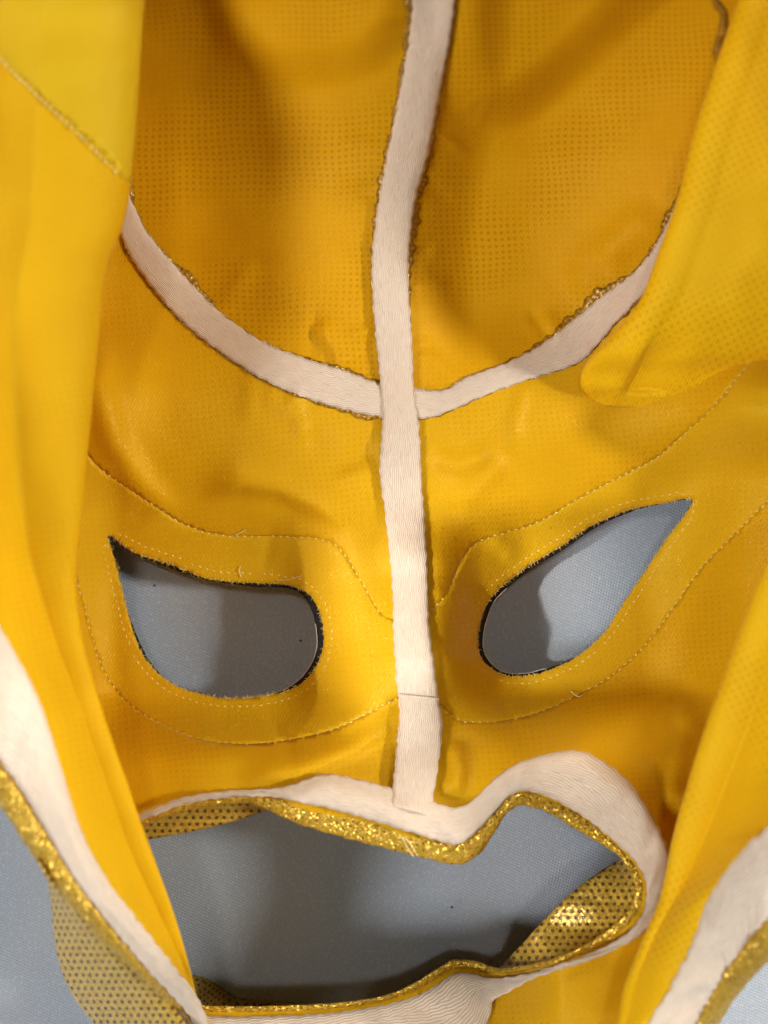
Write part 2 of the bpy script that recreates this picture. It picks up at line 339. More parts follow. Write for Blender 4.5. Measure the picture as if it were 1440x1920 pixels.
M_LINT = plain('dark_lint', (.03, .03, .035), .9)

def cloth_mat():
    m, nt, b, out = new_mat('grey_blue_cloth'); n = N(nt)
    tc = n.node('ShaderNodeTexCoord'); v = tc.outputs['Object']; x, y, _ = n.sep(v)
    tw = n.m('SINE', n.m('MULTIPLY', n.m('ADD', n.m('MULTIPLY', x, .45), y), 6500.0)); tx = n.m('SINE', n.m('MULTIPLY', n.m('SUBTRACT', x, n.m('MULTIPLY', y, .2)), 7400.0))
    no = n.noise(v, 900, 3.0, .7); big = n.noise(v, 22, 4.0); slub = n.node('ShaderNodeMapping'); nt.links.new(v, slub.inputs[0]); slub.inputs['Scale'].default_value = (1800, 90, 1)
    sl = n.noise(slub.outputs[0], 1.0, 2.0)
    c = n.mix(n.ramp(big.outputs['Fac'], .3, .7), (.33, .385, .45, 1), (.37, .405, .45, 1))
    c = n.mix(n.ramp(n.m('ADD', tw, tx), -.5, 1.6, 0, .55), c, (.25, .28, .32, 1))
    c = n.mix(n.ramp(no.outputs['Fac'], .5, .75, 0, .4), c, (.58, .60, .62, 1))
    c = n.mix(n.ramp(sl.outputs['Fac'], .55, .75, 0, .2), c, (.27, .30, .34, 1))
    nt.links.new(c, b.inputs['Base Color']); b.inputs['Roughness'].default_value = .8; b.inputs['Sheen Weight'].default_value = .15
    nt.links.new(n.bump(n.m('ADD', n.m('ADD', tw, tx), no.outputs['Fac']), .35, .0002), b.inputs['Normal'])
    return m
M_CLOTH = cloth_mat()

# ------------------------------------------------------------------ mesh builders
def mesh_obj(name, verts, faces, mat, parent=None, uvs=None, thick=0.0, label=None):
    me = bpy.data.meshes.new(name); me.from_pydata([tuple(map(float, p)) for p in verts], [], [tuple(map(int, f)) for f in faces])
    if uvs is not None:
        lay = me.uv_layers.new(name='UVMap'); idx = np.empty(len(me.loops), np.int32); me.loops.foreach_get('vertex_index', idx)
        lay.data.foreach_set('uv', np.asarray(uvs, np.float32)[idx].ravel())
    me.materials.append(mat); me.polygons.foreach_set('use_smooth', [True] * len(me.polygons)); me.update()
    o = bpy.data.objects.new(name, me); COL.objects.link(o); o.parent = parent
    if thick:
        md = o.modifiers.new('thickness', 'SOLIDIFY'); md.thickness = thick; md.offset = 0
    if label: o['label'] = label
    return o

def grid_faces(n, m, closed=False):
    f = []
    for i in range(n if closed else n - 1):
        a = i * m; b = ((i + 1) % n) * m
        for j in range(m - 1): f.append((a + j, a + j + 1, b + j + 1, b + j))
    return f

def orient_up(verts, faces):
    v = np.asarray(verts); f = np.asarray(faces)
    nz = np.cross(v[f[:, 1]] - v[f[:, 0]], v[f[:, 2]] - v[f[:, 0]])[:, 2].sum()
    return faces if nz > 0 else [tuple(q[::-1]) for q in faces]

def resample_pairs(pairs, step=5.0):
    q = A([list(a) + list(b) for a, b in pairs])
    return smooth_n(q, step)
def smooth_n(q, step):
    ext = np.vstack([2 * q[0] - q[1], q, 2 * q[-1] - q[-2]]); out = []
    for i in range(1, len(ext) - 2):
        t = np.linspace(0, 1, 16, endpoint=False)[:, None]; a, b, c, d = ext[i - 1:i + 3]
        out.append(0.5 * (2 * b + (c - a) * t + (2 * a - 5 * b + 4 * c - d) * t**2 + (3 * b - a - 3 * c + d) * t**3))
    out = np.vstack(out + [q[-1:]])
    cc = 0.5 * (out[:, :2] + out[:, 2:4]); L = np.r_[0, np.cumsum(np.linalg.norm(np.diff(cc, axis=0), axis=1))]
    n = max(3, int(L[-1] / step)); s = np.linspace(0, L[-1], n)
    return np.stack([np.interp(s, L, out[:, k]) for k in range(out.shape[1])], -1), s
def pair_edges(a, b, n=None):
    a = smooth(a, 3); b = smooth(b, 3); n = n or 40
    ia = np.linspace(0, len(a) - 1, n).astype(int); ib = np.linspace(0, len(b) - 1, n).astype(int)
    return [(tuple(a[i]), tuple(b[j])) for i, j in zip(ia, ib)]

def strip(name, pairs, mat, parent, dz=.0011, crown=.0005, cols=9, zfun=None, scallop=.9, step=4.0, thick=.0004, label=None, wrinkle=0.0):
    """a band of tape between two edges, lying on the relief"""
    q, s = resample_pairs(pairs, step); n = len(q); rows = []; uvs = []
    ph = random.uniform(0, 6); ax = q[:, :2]; bx = q[:, 2:4]; dr = (bx - ax); dr /= np.linalg.norm(dr, axis=1)[:, None] + 1e-6
    wob = scallop * (np.sin(s / 24 * 6.28 + ph + 1.4 * np.sin(s / 140)) + .5 * np.sin(s / 9.3 + ph) + RNG.normal(0, .35, n))
    wob2 = scallop * (np.sin(s / 27 * 6.28 + 2 * ph) + .5 * np.sin(s / 8.1 + ph) + RNG.normal(0, .35, n))
    ax = ax + dr * wob[:, None]; bx = bx - dr * wob2[:, None]
    V = []
    for j in range(cols):
        t = j / (cols - 1); p = ax * (1 - t) + bx * t
        z = (zfun or (lambda u, v, t, s: H(u, v)))(p[:, 0], p[:, 1], t, s) + dz + crown * (1 - (2 * t - 1) ** 4)
        if wrinkle: z = z + wrinkle * np.sin(s / 17 + 5 * t + 2 * np.sin(s / 60)) * (.4 + .6 * np.sin(s / 45 + 3 * t))
        V.append(P(p[:, 0], p[:, 1], z)); uvs.append(np.stack([np.full(n, t), s / 100], -1))
    V = np.stack(V, 1).reshape(-1, 3); uv = np.stack(uvs, 1).reshape(-1, 2)
    return mesh_obj(name, V, orient_up(V, grid_faces(n, cols)), mat, parent, uv, thick, label)

def tube_pts(pts, r, name, mat, parent, sides=6, kind=None, label=None):
    pts = np.asarray(pts); n = len(pts); T = np.gradient(pts, axis=0); T /= np.linalg.norm(T, axis=1)[:, None] + 1e-9
    up = np.array([0, 0, 1.0]); V = []; uv = []
    rr = np.broadcast_to(r, (n,))
    for i in range(n):
        a = np.cross(T[i], up); a /= np.linalg.norm(a) + 1e-9; b = np.cross(a, T[i])
        for k in range(sides):
            g = 2 * math.pi * k / sides; V.append(pts[i] + rr[i] * (a * math.cos(g) + b * math.sin(g))); uv.append((k / sides, i * .05))
    F = [(i * sides + k, i * sides + (k + 1) % sides, (i + 1) * sides + (k + 1) % sides, (i + 1) * sides + k) for i in range(n - 1) for k in range(sides)]
    o = mesh_obj(name, V, F, mat, parent, uv, 0, label)
    if kind: o['kind'] = kind
    return o

def stitching(curve, parent, mat, zf=None, spacing=13.5, length=9.5, r=.00022, name='stitching'):
    """a row of short thread stitches, each its own little capsule, joined in one part"""
    c = smooth(curve, spacing); F = []; pts_ = []; nr = []; rad = []; dzv = []
    zf = zf or (lambda u, v: H(u, v))
    for i in range(len(c) - 1):
        if random.random() < .05: continue
        a = c[i]; d = c[i + 1] - a; L = np.hypot(*d); d = d / L
        ang = random.gauss(0.10, .10); d = np.array([d[0] * math.cos(ang) - d[1] * math.sin(ang), d[0] * math.sin(ang) + d[1] * math.cos(ang)])
        ln = length * random.uniform(.85, 1.15)
        for t, k, dz in zip([-.5, -.3, 0, .3, .5], [.25, .85, 1, .85, .25], [-.0001, .00015, .00032, .00015, -.0001]):
            pts_.append(a + d * L * .5 + d * ln * t); nr.append((-d[1], -d[0], 0)); rad.append(r * k); dzv.append(dz)
    pts_ = A(pts_); W = P(pts_[:, 0], pts_[:, 1], zf(pts_[:, 0], pts_[:, 1]) + A(dzv)); nr = A(nr); rad = A(rad)
    V = np.stack([W + rad[:, None] * (nr * math.cos(2 * math.pi * g / 5) + np.array([0, 0, 1]) * math.sin(2 * math.pi * g / 5)) for g in range(5)], 1).reshape(-1, 3)
    for b in range(0, len(V), 25):
        for q in range(4):
            for g in range(5): F.append((b + q * 5 + g, b + q * 5 + (g + 1) % 5, b + q * 5 + 5 + (g + 1) % 5, b + q * 5 + 5 + g))
    o = mesh_obj(name, V, F, mat, parent, np.zeros((len(V), 2))); o['kind'] = 'stuff'
    return o

# ------------------------------------------------------------------ setting: the grey cloth
n = 90; g = np.linspace(-.75, .75, n); gx, gy = np.meshgrid(g, g)
gz = .0012 * np.sin(gx * 17 + 2 * np.sin(gy * 9)) * np.sin(gy * 13 + 1) + .0006 * np.sin(gx * 41 + gy * 23) - .0018
fold = np.exp(-((gx - .062 - .25 * (gy + .09)) / .009) ** 2) * .0035 * np.exp(-((gy + .10) / .10) ** 2)
V = np.stack([gx, gy, gz + fold], -1).reshape(-1, 3)
cloth = mesh_obj('table_cloth', V, orient_up(V, grid_faces(n, n)), M_CLOTH); cloth['kind'] = 'structure'; cloth['label'] = 'grey blue woven cloth under the mask'

# ------------------------------------------------------------------ the mask
mask = bpy.data.objects.new('wrestling_mask', None); COL.objects.link(mask)
mask['label'] = 'open yellow fabric wrestling mask seen from inside with white seam tape and gold trim'; mask['category'] = 'mask'

# face lining, cut along seams and patch lines, with the eye and mouth openings left out
eyeL = smooth(EYE_L, 4, True); eyeR = smooth(EYE_R, 4, True)
def rough_edge(p, a):
    p = p.copy(); p += RNG.normal(0, a, p.shape); return p
eyeL = rough_edge(eyeL, .7); eyeR = rough_edge(eyeR, .6)
mq, ms = resample_pairs(MOUTH + MOUTH[:1], 7.0); mouth = 0.5 * (mq[:-1, :2] + mq[:-1, 2:4])
patL = smooth(PATCH_L, 9, True); patR = smooth(PATCH_R, 9, True)
U0, U1, V0, V1 = 40, 1560, -440, 2040
pts = []; edges = []
def add_line(p, closed):
    b = len(pts); pts.extend([tuple(x[:2]) for x in p])
    m = len(p)
    for i in range(m if closed else m - 1): edges.append((b + i, b + (i + 1) % m))
add_line(eyeL, True); add_line(eyeR, True); add_line(mouth, True); add_line(patL, True); add_line(patR, True)
gs = 8.0; jj = 0
gu = np.arange(U0, U1, gs); gv = np.arange(V0, V1, gs * .9)
GU, GV = np.meshgrid(gu, gv); GU = GU + (np.arange(len(gv)) % 2)[:, None] * gs / 2
GU = GU.ravel(); GV = GV.ravel()
allb = [np.vstack([c, c[:1]]) for c in (eyeL, eyeR, mouth, patL, patR)]
keep = np.ones(GU.shape, bool)
for ci, c in enumerate(allb):
    lo = c.min(0) - 12; hi = c.max(0) + 12
    near = (GU > lo[0]) & (GU < hi[0]) & (GV > lo[1]) & (GV < hi[1]); ii = np.where(near)[0]
    ins = inside(GU[ii], GV[ii], c[:-1]); dd = seg_dist(GU[ii], GV[ii], c)[0]
    keep[ii[(ins & (ci < 3)) | (dd < 3.2)]] = False
pts.extend(zip(GU[keep], GV[keep]))
res = delaunay_2d_cdt([Vector((float(a), float(b))) for a, b in pts], edges, [], 0, 1e-4)
pv = np.array([(q.x, q.y) for q in res[0]]); pf = np.array(res[2])
cc = pv[pf].mean(1)
hole = inside(cc[:, 0], cc[:, 1], eyeL) | inside(cc[:, 0], cc[:, 1], eyeR) | inside(cc[:, 0], cc[:, 1], mouth)
lim = np.interp(cc[:, 1], [-200, 300, 520, 1060, 1200, 1400, 1550, 1720, 1850, 1900, 2050], [150, 140, 80, 40, 60, 120, 170, 250, 320, 370, 400])
hole |= cc[:, 0] < lim
hole |= cc[:, 0] > np.interp(cc[:, 1], [900, 1000, 1400, 1550, 1700, 1800, 1900, 2040], [1600, 1560, 1470, 1400, 1330, 1285, 1250, 1190])
pf = pf[~hole]; cc = cc[~hole]
zfull = H(pv[:, 0], pv[:, 1]); wv = P(pv[:, 0], pv[:, 1], zfull)
sxx = np.interp(cc[:, 1], SEAM[:, 1], SEAM[:, 0])
bl = np.interp(cc[:, 0], BROW_L[:, 0], BROW_L[:, 1]); br = np.interp(cc[:, 0], BROW_R[:, 0], BROW_R[:, 1])
inL = inside(cc[:, 0], cc[:, 1], patL); inR = inside(cc[:, 0], cc[:, 1], patR)
left = cc[:, 0] < sxx; above = np.where(left, cc[:, 1] < bl, cc[:, 1] < br)
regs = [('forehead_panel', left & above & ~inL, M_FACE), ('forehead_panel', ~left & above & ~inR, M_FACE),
        ('cheek_panel', left & ~above & ~inL, M_SATIN), ('cheek_panel', ~left & ~above & ~inR, M_SATIN),
        ('eye_patch', inL & left, M_PATCH), ('eye_patch', inR & ~left, M_PATCH)]
rest = (inL & ~left) | (inR & left)
regs[2] = ('cheek_panel', regs[2][1] | (rest & left), M_SATIN); regs[3] = ('cheek_panel', regs[3][1] | (rest & ~left), M_SATIN)
PANEL = []
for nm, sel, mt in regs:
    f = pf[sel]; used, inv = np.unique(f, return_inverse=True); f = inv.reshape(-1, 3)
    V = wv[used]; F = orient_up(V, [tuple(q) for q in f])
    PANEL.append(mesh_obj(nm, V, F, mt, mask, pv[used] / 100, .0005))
PANEL[4]['label'] = 'satin patch round the rounded eye hole'; PANEL[5]['label'] = 'satin patch round the pointed slanting eye hole'

# outer shell: the gold side of the mask that stands on the cloth round the face
LIM_L = [(-440,150),(300,140),(520,80),(1060,40),(1200,60),(1400,120),(1550,170),(1720,250),(1850,320),(1900,370),(2030,395)]
LIM_R = [(2030,1200),(1900,1250),(1800,1285),(1700,1330),(1550,1400),(1400,1470),(1000,1555),(900,1555),(-435,1555)]
ring = [(u, v) for v, u in LIM_L] + [(u, 2032) for u in (500, 650, 800, 950, 1100)] + [(u, v) for v, u in LIM_R] + [(u, -436) for u in (1400, 1200, 1000, 800, 600, 400, 250)]
ring = A(ring); dens = []
for a, b in zip(ring, np.roll(ring, -1, 0)):
    k_ = max(2, int(np.hypot(*(b - a)) / 25)); dens += [a + (b - a) * t for t in np.linspace(0, 1, k_, endpoint=False)]
ring = A(dens); zt = H(ring[:, 0], ring[:, 1]) - .0006; top = P(ring[:, 0], ring[:, 1], zt)
T = np.roll(top, -1, 0) - np.roll(top, 1, 0); Nn = np.stack([T[:, 1], -T[:, 0]], -1); Nn /= np.linalg.norm(Nn, axis=1)[:, None] + 1e-9
if ((top[:, :2] - top[:, :2].mean(0)) * Nn).sum() < 0: Nn = -Nn
V = []; UVs = []
for j in range(9):
    t = j / 8; q = top.copy(); q[:, 2] = zt * (1 - t) - .001 * t
    out_ = .006 * math.sin(math.pi * t * .9) + .004 * t; q[:, :2] += Nn * out_
    q[:, :2] += Nn * (.0015 * np.sin(np.arange(len(q)) * .35 + 2 * t))[:, None] * t
    V.append(q); UVs.append(np.stack([np.arange(len(q)) * .25, np.full(len(q), t * 2.5)], -1))
V = np.stack(V, 1).reshape(-1, 3)
mesh_obj('outer_shell', V, grid_faces(len(ring), 9, True), M_MESH, mask, np.stack(UVs, 1).reshape(-1, 2), .0006, 'gold dotted outer fabric resting on the cloth')

# eye linings: black felt under the satin, pale cut edge
def eye_lining(pts_, ins, parent, edge_rng):
    p = A([list(a) + [b] for a, b in zip(pts_, ins)]); q = smooth(p, 4, True)
    T = np.roll(q[:, :2], -1, 0) - np.roll(q[:, :2], 1, 0); T /= np.linalg.norm(T, axis=1)[:, None]
    ctr = q[:, :2].mean(0); Nn = np.stack([-T[:, 1], T[:, 0]], -1)
    if ((ctr - q[:, :2]) * Nn).sum() < 0: Nn = -Nn
    inn = q[:, :2] + Nn * q[:, 2:3] + RNG.normal(0, .25, (len(q), 2)); out_ = q[:, :2] - Nn * 16
    V = []; m = 5
    for j in range(m):
        t = j / (m - 1); r = out_ * (1 - t) + inn * t; V.append(P(r[:, 0], r[:, 1], H(q[:, 0], q[:, 1]) - .0009 - .0010 * t))
    V = np.stack(V, 1).reshape(-1, 3)
    lin = mesh_obj('eye_lining', V, orient_up(V, grid_faces(len(q), m, True)), M_BLACK, parent, np.zeros((len(V), 2)), .0004, 'black lining edge showing inside the eye hole')
    for a, b in edge_rng:
        ii = np.arange(int(a * len(q)), int(b * len(q))) % len(q); r = inn[ii] + Nn[ii] * .9
        tube_pts(P(r[:, 0], r[:, 1], H(q[ii, 0], q[ii, 1]) - .0016), np.full(len(ii), .00016), 'cut_edge', M_PALE, lin if False else parent, 5)
eye_lining(EYE_L, INS_L, PANEL[4], [(.40, .64)])
eye_lining(EYE_R, INS_R, PANEL[5], [(.36, .62)])

# seam allowances (serged gold edge peeping out), then the white tapes on top
def peep(edge, side, wlist, parent):
    c = smooth(edge, 4); T = np.gradient(c, axis=0); T /= np.linalg.norm(T, axis=1)[:, None]; Nn = np.stack([T[:, 1], -T[:, 0]], -1) * side
    t = np.linspace(0, 1, len(c)); wl = A(wlist); wd = np.interp(t, wl[:, 0], wl[:, 1]); s = np.arange(len(c)) * 4.0
    wd = wd * (1 + .25 * np.sin(s / 11) + .18 * np.sin(s / 4.1)) + .8 * np.sin(s / 7)
    pr = [(tuple(c[i] - Nn[i] * 10), tuple(c[i] + Nn[i] * max(wd[i], -6))) for i in range(len(c))]
    return strip('seam_allowance', pr, M_SERGE, parent, .0005, .0003, 4, scallop=.8, thick=.0003)
tape_c = strip('seam_tape', pair_edges(SEAM_L, SEAM_R, 60), M_TAPE, mask, .0020, .0007, 13, label='white tape down the middle seam from crown to mouth')
tape_l = strip('seam_tape', pair_edges(BRL_U, BRL_D, 40), M_TAPE, mask, .0010, .0006, 11, label='white tape curving along the brow beside the rounded eye')
tape_r = strip('seam_tape', pair_edges(BRR_U, BRR_D, 40), M_TAPE, mask, .0010, .0006, 11, label='white tape curving along the brow above the slanting eye')
strip('seam_tape', pair_edges([(747,1301),(752,1330),(742,1420),(736,1490),(735,1512)], [(822,1309),(829,1360),(821,1440),(811,1500),(809,1530)], 30), M_TAPE, mask, .0030, .0007, 11, label='short overlapping end piece of white tape above the mouth')
peep(SEAM_L[:-1], -1, [(0,8),(.08,14),(.16,10),(.24,5),(.32,8),(.38,5),(.44,1),(.5,-4),(.75,-4),(1,-5)], tape_c)
peep(SEAM_R[:-1], 1, [(0,3),(.1,3),(.2,2),(.25,5),(.32,9),(.40,12),(.46,5),(.52,-3),(.7,-5),(1,-5)], tape_c)
peep(BRL_U, 1, [(0,14),(.14,10),(.17,0),(.3,3),(.38,12),(.44,10),(.5,1),(.7,1),(.85,5),(.95,2),(1,0)], tape_l)
peep(BRL_D, -1, [(0,4),(.2,4),(.4,2),(.6,2),(.8,4),(.9,9),(1,4)], tape_l)
peep(BRR_U, 1, [(0,-4),(.2,-2),(.3,2),(.42,7),(.52,12),(.62,17),(.68,3),(.8,6),(.88,11),(1,6)], tape_r)
peep(BRR_D, -1, [(0,-3),(.12,3),(.3,0),(.5,1),(.6,3),(.8,8),(1,6)], tape_r)

peep([(1335,-40),(1344,0),(1360,25),(1356,60),(1347,95),(1350,125),(1338,165),(1325,215)], 1, [(0,6),(.3,2),(.4,8),(.55,4),(.7,-2),(.85,3),(1,2)], tape_r)

# mouth: gold binding, tapes, outer gold mesh turned under at the corners
def bind_z(u, v, t, s): return H(u, v) - .0006
def round_strip(name, q, s, mat, parent, zc, rad, cols=11, thick=0.0, puff=.02, label=None):
    V = []; uv = []; n_ = len(q)
    bul = 1 + puff * np.sin(s / 19 * 6.28 + 1.3 * np.sin(s / 90)) + .04 * np.sin(s / 7)
    for j in range(cols):
        a = math.pi * j / (cols - 1); t = .5 - .5 * math.cos(a)
        mid_ = .5 * (q[:, :2] + q[:, 2:4]); hv = .5 * (q[:, 2:4] - q[:, :2]); p = mid_ - hv * (math.cos(a) * bul)[:, None]
        V.append(P(p[:, 0], p[:, 1], zc + rad * math.sin(a) * bul)); uv.append(np.stack([np.full(n_, t * .45), s / 100], -1))
    V = np.stack(V, 1).reshape(-1, 3)
    return mesh_obj(name, V, orient_up(V, grid_faces(n_, cols)), mat, parent, np.stack(uv, 1).reshape(-1, 2), thick, label)
q, s = resample_pairs(MOUTH + MOUTH[:1], 3.5)
cm = .5 * (q[:, :2] + q[:, 2:4])
bind = round_strip('lip_binding', q, s, M_GOLD, mask, H(cm[:, 0], cm[:, 1]) - .0004, .0010, label='sparkling gold binding round the mouth opening')
strip('lip_tape', MTAPE_U, M_TAPE, mask, .0030, .0005, 11, label='white tape along the upper lip and mouth corner', wrinkle=.0006)
strip('lip_tape', MTAPE_D, M_TAPE, mask, .0013, .0006, 13, label='white tape under the lower lip', wrinkle=.0006)
def under(pairs, z0, z1, parent, label):
    q, s = resample_pairs(pairs, 4); V = []; uv = []
    for j in range(9):
        t = j / 8; p = q[:, :2] * (1 - t) + q[:, 2:4] * t; z = H(q[:, 0], q[:, 1]) - z0 - (z1 - z0) * t - .002 * math.sin(math.pi * t)
        V.append(P(p[:, 0], p[:, 1], z)); uv.append(p / 100)
    V = np.stack(V, 1).reshape(-1, 3)
    return mesh_obj('outer_mesh', V, orient_up(V, grid_faces(len(q), 9)), M_MESH, parent, np.stack(uv, 1).reshape(-1, 2), .0004, label)
under([((1180,1600),(1168,1608)),((1198,1640),(1135,1628)),((1203,1672),(1100,1652)),((1194,1706),(1065,1680)),((1162,1742),(1040,1705)),((1108,1774),(1015,1730)),((1044,1803),(990,1758)),((982,1818),(965,1785)),((935,1822),(935,1818))], .0012, .013, bind, 'gold dotted mesh of the cheek seen through the mouth corner')
under([((225,1590),(235,1610)),((258,1548),(268,1578)),((298,1530),(308,1568)),((353,1512),(360,1558)),((430,1500),(432,1541)),((470,1503),(472,1528)),((500,1510),(500,1516))], .0012, .010, bind, 'gold dotted mesh seen under the upper lip')

# stitching round the eyes
def offs(poly, d):
    q = smooth(poly, 8, True); T = np.roll(q, -1, 0) - np.roll(q, 1, 0); T /= np.linalg.norm(T, axis=1)[:, None]; Nn = np.stack([-T[:, 1], T[:, 0]], -1)
    if ((q - q.mean(0)) * Nn).sum() < 0: Nn = -Nn
    r = q + Nn * d; k = np.ones(7) / 7
    for c in range(2): r[:, c] = np.convolve(np.r_[r[-3:, c], r[:, c], r[:3, c]], k, 'valid')
    return np.vstack([r, r[:1]])
stitching(offs(EYE_L, 17), PANEL[4], M_THREAD)
stitching(offs(EYE_R, 14), PANEL[5], M_THREAD)
stitching(PATCH_L[2:12], PANEL[4], M_THREAD); stitching(PATCH_L[14:26], PANEL[4], M_THREAD)
stitching(PATCH_R[1:14], PANEL[5], M_THREAD); stitching(PATCH_R[14:26], PANEL[5], M_THREAD)

# ------------------------------------------------------------------ side flaps: sheets that bulge over the face and lean back
def lift(rows, dz, v0=None, v1=None):
    f = lambda v: dz if v0 is None else dz * float(step_(np.float64(v), v0, v1))
    return [((a[0], a[1], a[2] + f(a[1])), (b[0], b[1], b[2] + f(b[1])), r) for a, b, r in rows]
def flap(name, rows, mat, parent, R=26, m=60, bulge=.006, step=7.0, wav=.0012, angle_uv=0, radf=.9, sel=None, label=None, under_d=(120, 80, 45, 16), dip=0.0):
    """rows: (silhouette u,v, z), (far u,v, z); a rolled lip at the silhouette, tucked under to the face"""
    q, s = smooth_n(A([list(a[:2]) + list(b[:2]) + [a[2], b[2]] + [r] for a, b, r in rows]), step)
    Su, Fu, zs, zf, rr = q[:, :2], q[:, 2:4], q[:, 4], q[:, 5], q[:, 6]
    D = Fu - Su; L = np.linalg.norm(D, axis=1); D = D / L[:, None]
    cols = []; uv = []
    zb = H(Su[:, 0], Su[:, 1])
    Rv = np.minimum(R * rr, L * .35)
    kk = np.hanning(27); kk /= kk.sum(); sm = lambda a: np.convolve(np.pad(a, 13, mode='edge'), kk, 'valid'); Rv = np.minimum(sm(Rv), L * .45); Lb = sm(sm(L))
    rad = Rv * S * radf
    fr = (0.0, .12, .38, .72)
    for d, f in zip(under_d, fr):
        dd = np.minimum(d * np.maximum(rr, .15), L * .6)
        p = Su + D * dd[:, None]; base = H(p[:, 0], p[:, 1]) - .004
        cols.append(P(p[:, 0], p[:, 1], base + (np.maximum(zs - rad, base) - base) * f)); uv.append(p)
    for a in np.radians([0, 12, 24, 34, 44, 53, 62, 70, 78, 84]):
        d = Rv * (1 - math.cos(a)); p = Su + D * d[:, None]; cols.append(P(p[:, 0], p[:, 1], zs - rad + rad * math.sin(a))); uv.append(p)
    for j in range(m):
        t = (j / (m - 1)); d = Rv + (L - Rv) * t; p = Su + D * d[:, None]
        z = zs + (zf - zs) * t + bulge * np.sin(math.pi * t) * np.clip(Lb / 400, 0, 1)
        z = z + (wav * noise(p[:, 0], p[:, 1], 500) + .00035 * noise(p[:, 0] * 1.6 + 90, p[:, 1] * .7, 130) + .00012 * noise(p[:, 0], p[:, 1] * 2.0, 60)) * step_(t * L, 0, 120)
        if dip: z = z - dip * np.exp(-((d - 110) / 55) ** 2) * step_(rr, 1.0, 1.35)
        cols.append(P(p[:, 0], p[:, 1], z)); uv.append(p)
    V = np.stack(cols, 1); k = V.shape[1]; V = V.reshape(-1, 3); UVp = np.stack(uv, 1).reshape(-1, 2)
    F = orient_up(V, grid_faces(len(q), k))
    if sel is None: return mesh_obj(name, V, F, mat, parent, UVp / 100, .0005, label)
    F = np.array(F); c = UVp[F].mean(1); msk = sel(c)
    o1 = mesh_obj(name, V, [tuple(f) for f in F[~msk]], mat, parent, UVp / 100, .0005, label)
    return o1, V, F[msk], UVp

LF = [((330,-420,.150),(-280,-420,.135),1),((292,-160,.112),(-280,-160,.112),1),((270,0,.096),(-280,0,.105),1),((260,150,.094),(-280,150,.105),1),((247,310,.092),(-280,330,.108),1),((232,410,.090),(-280,450,.110),1),
      ((198,510,.088),(-280,600,.110),1),((184,640,.086),(-270,750,.110),1),((170,780,.084),(-240,850,.108),1),((155,930,.081),(-180,930,.104),1),((142,1060,.078),(-110,1010,.100),1),
      ((143,1130,.076),(-50,1090,.096),1),((155,1207,.074),(0,1177,.092),1),((176,1285,.071),(58,1284,.088),1),((208,1385,.069),(92,1373,.085),1),((238,1470,.066),(118,1450,.082),.9),
      ((265,1549,.063),(143,1530,.079),.8),((293,1625,.060),(192,1638,.074),.8),((325,1715,.056),(256,1724,.068),.7),((350,1800,.052),(318,1803,.060),.6),((364,1855,.040),(362,1860,.044),.5),((372,1890,.034),(388,1915,.036),.4),((390,1950,.030),(412,1960,.032),.3)]
seamL = A([(-300,-190),(-100,10),(0,108),(80,185),(160,258),(235,335),(300,400)])
left_flap, Vb, Fb, UVb = flap('side_flap', lift(LF, .011, 1150, 1700), M_FLAPL, mask, 190, 64, .003, wav=.0022, radf=.42, sel=lambda c: c[:, 1] < np.interp(c[:, 0], seamL[:, 0], seamL[:, 1]), label='near side flap next to the rounded eye, folded inward')
back = mesh_obj('back_panel', Vb, [tuple(f) for f in Fb], M_BACK, left_flap, UVb / 100, .0005, 'olive satin panel above the flap seam')
# flap height lookup for its stitching
from mathutils.kdtree import KDTree
def lookup(V, UVp):
    kd = KDTree(len(V))
    for i, p in enumerate(UVp): kd.insert((p[0], p[1], 0), i)
    kd.balance()
    def f(u, v):
        r = []
        for a, b in zip(np.atleast_1d(u), np.atleast_1d(v)): r.append(max(V[i][2] for _, i, _ in kd.find_n((a, b, 0), 3)))
        return np.array(r)
    return f
zl = lookup(Vb, UVb)
stitching([(-40,72),(0,110),(80,188),(160,262),(222,326)], left_flap, M_THREAD, lambda u, v: zl(u, v) + .0003, 13, 10, .00032)

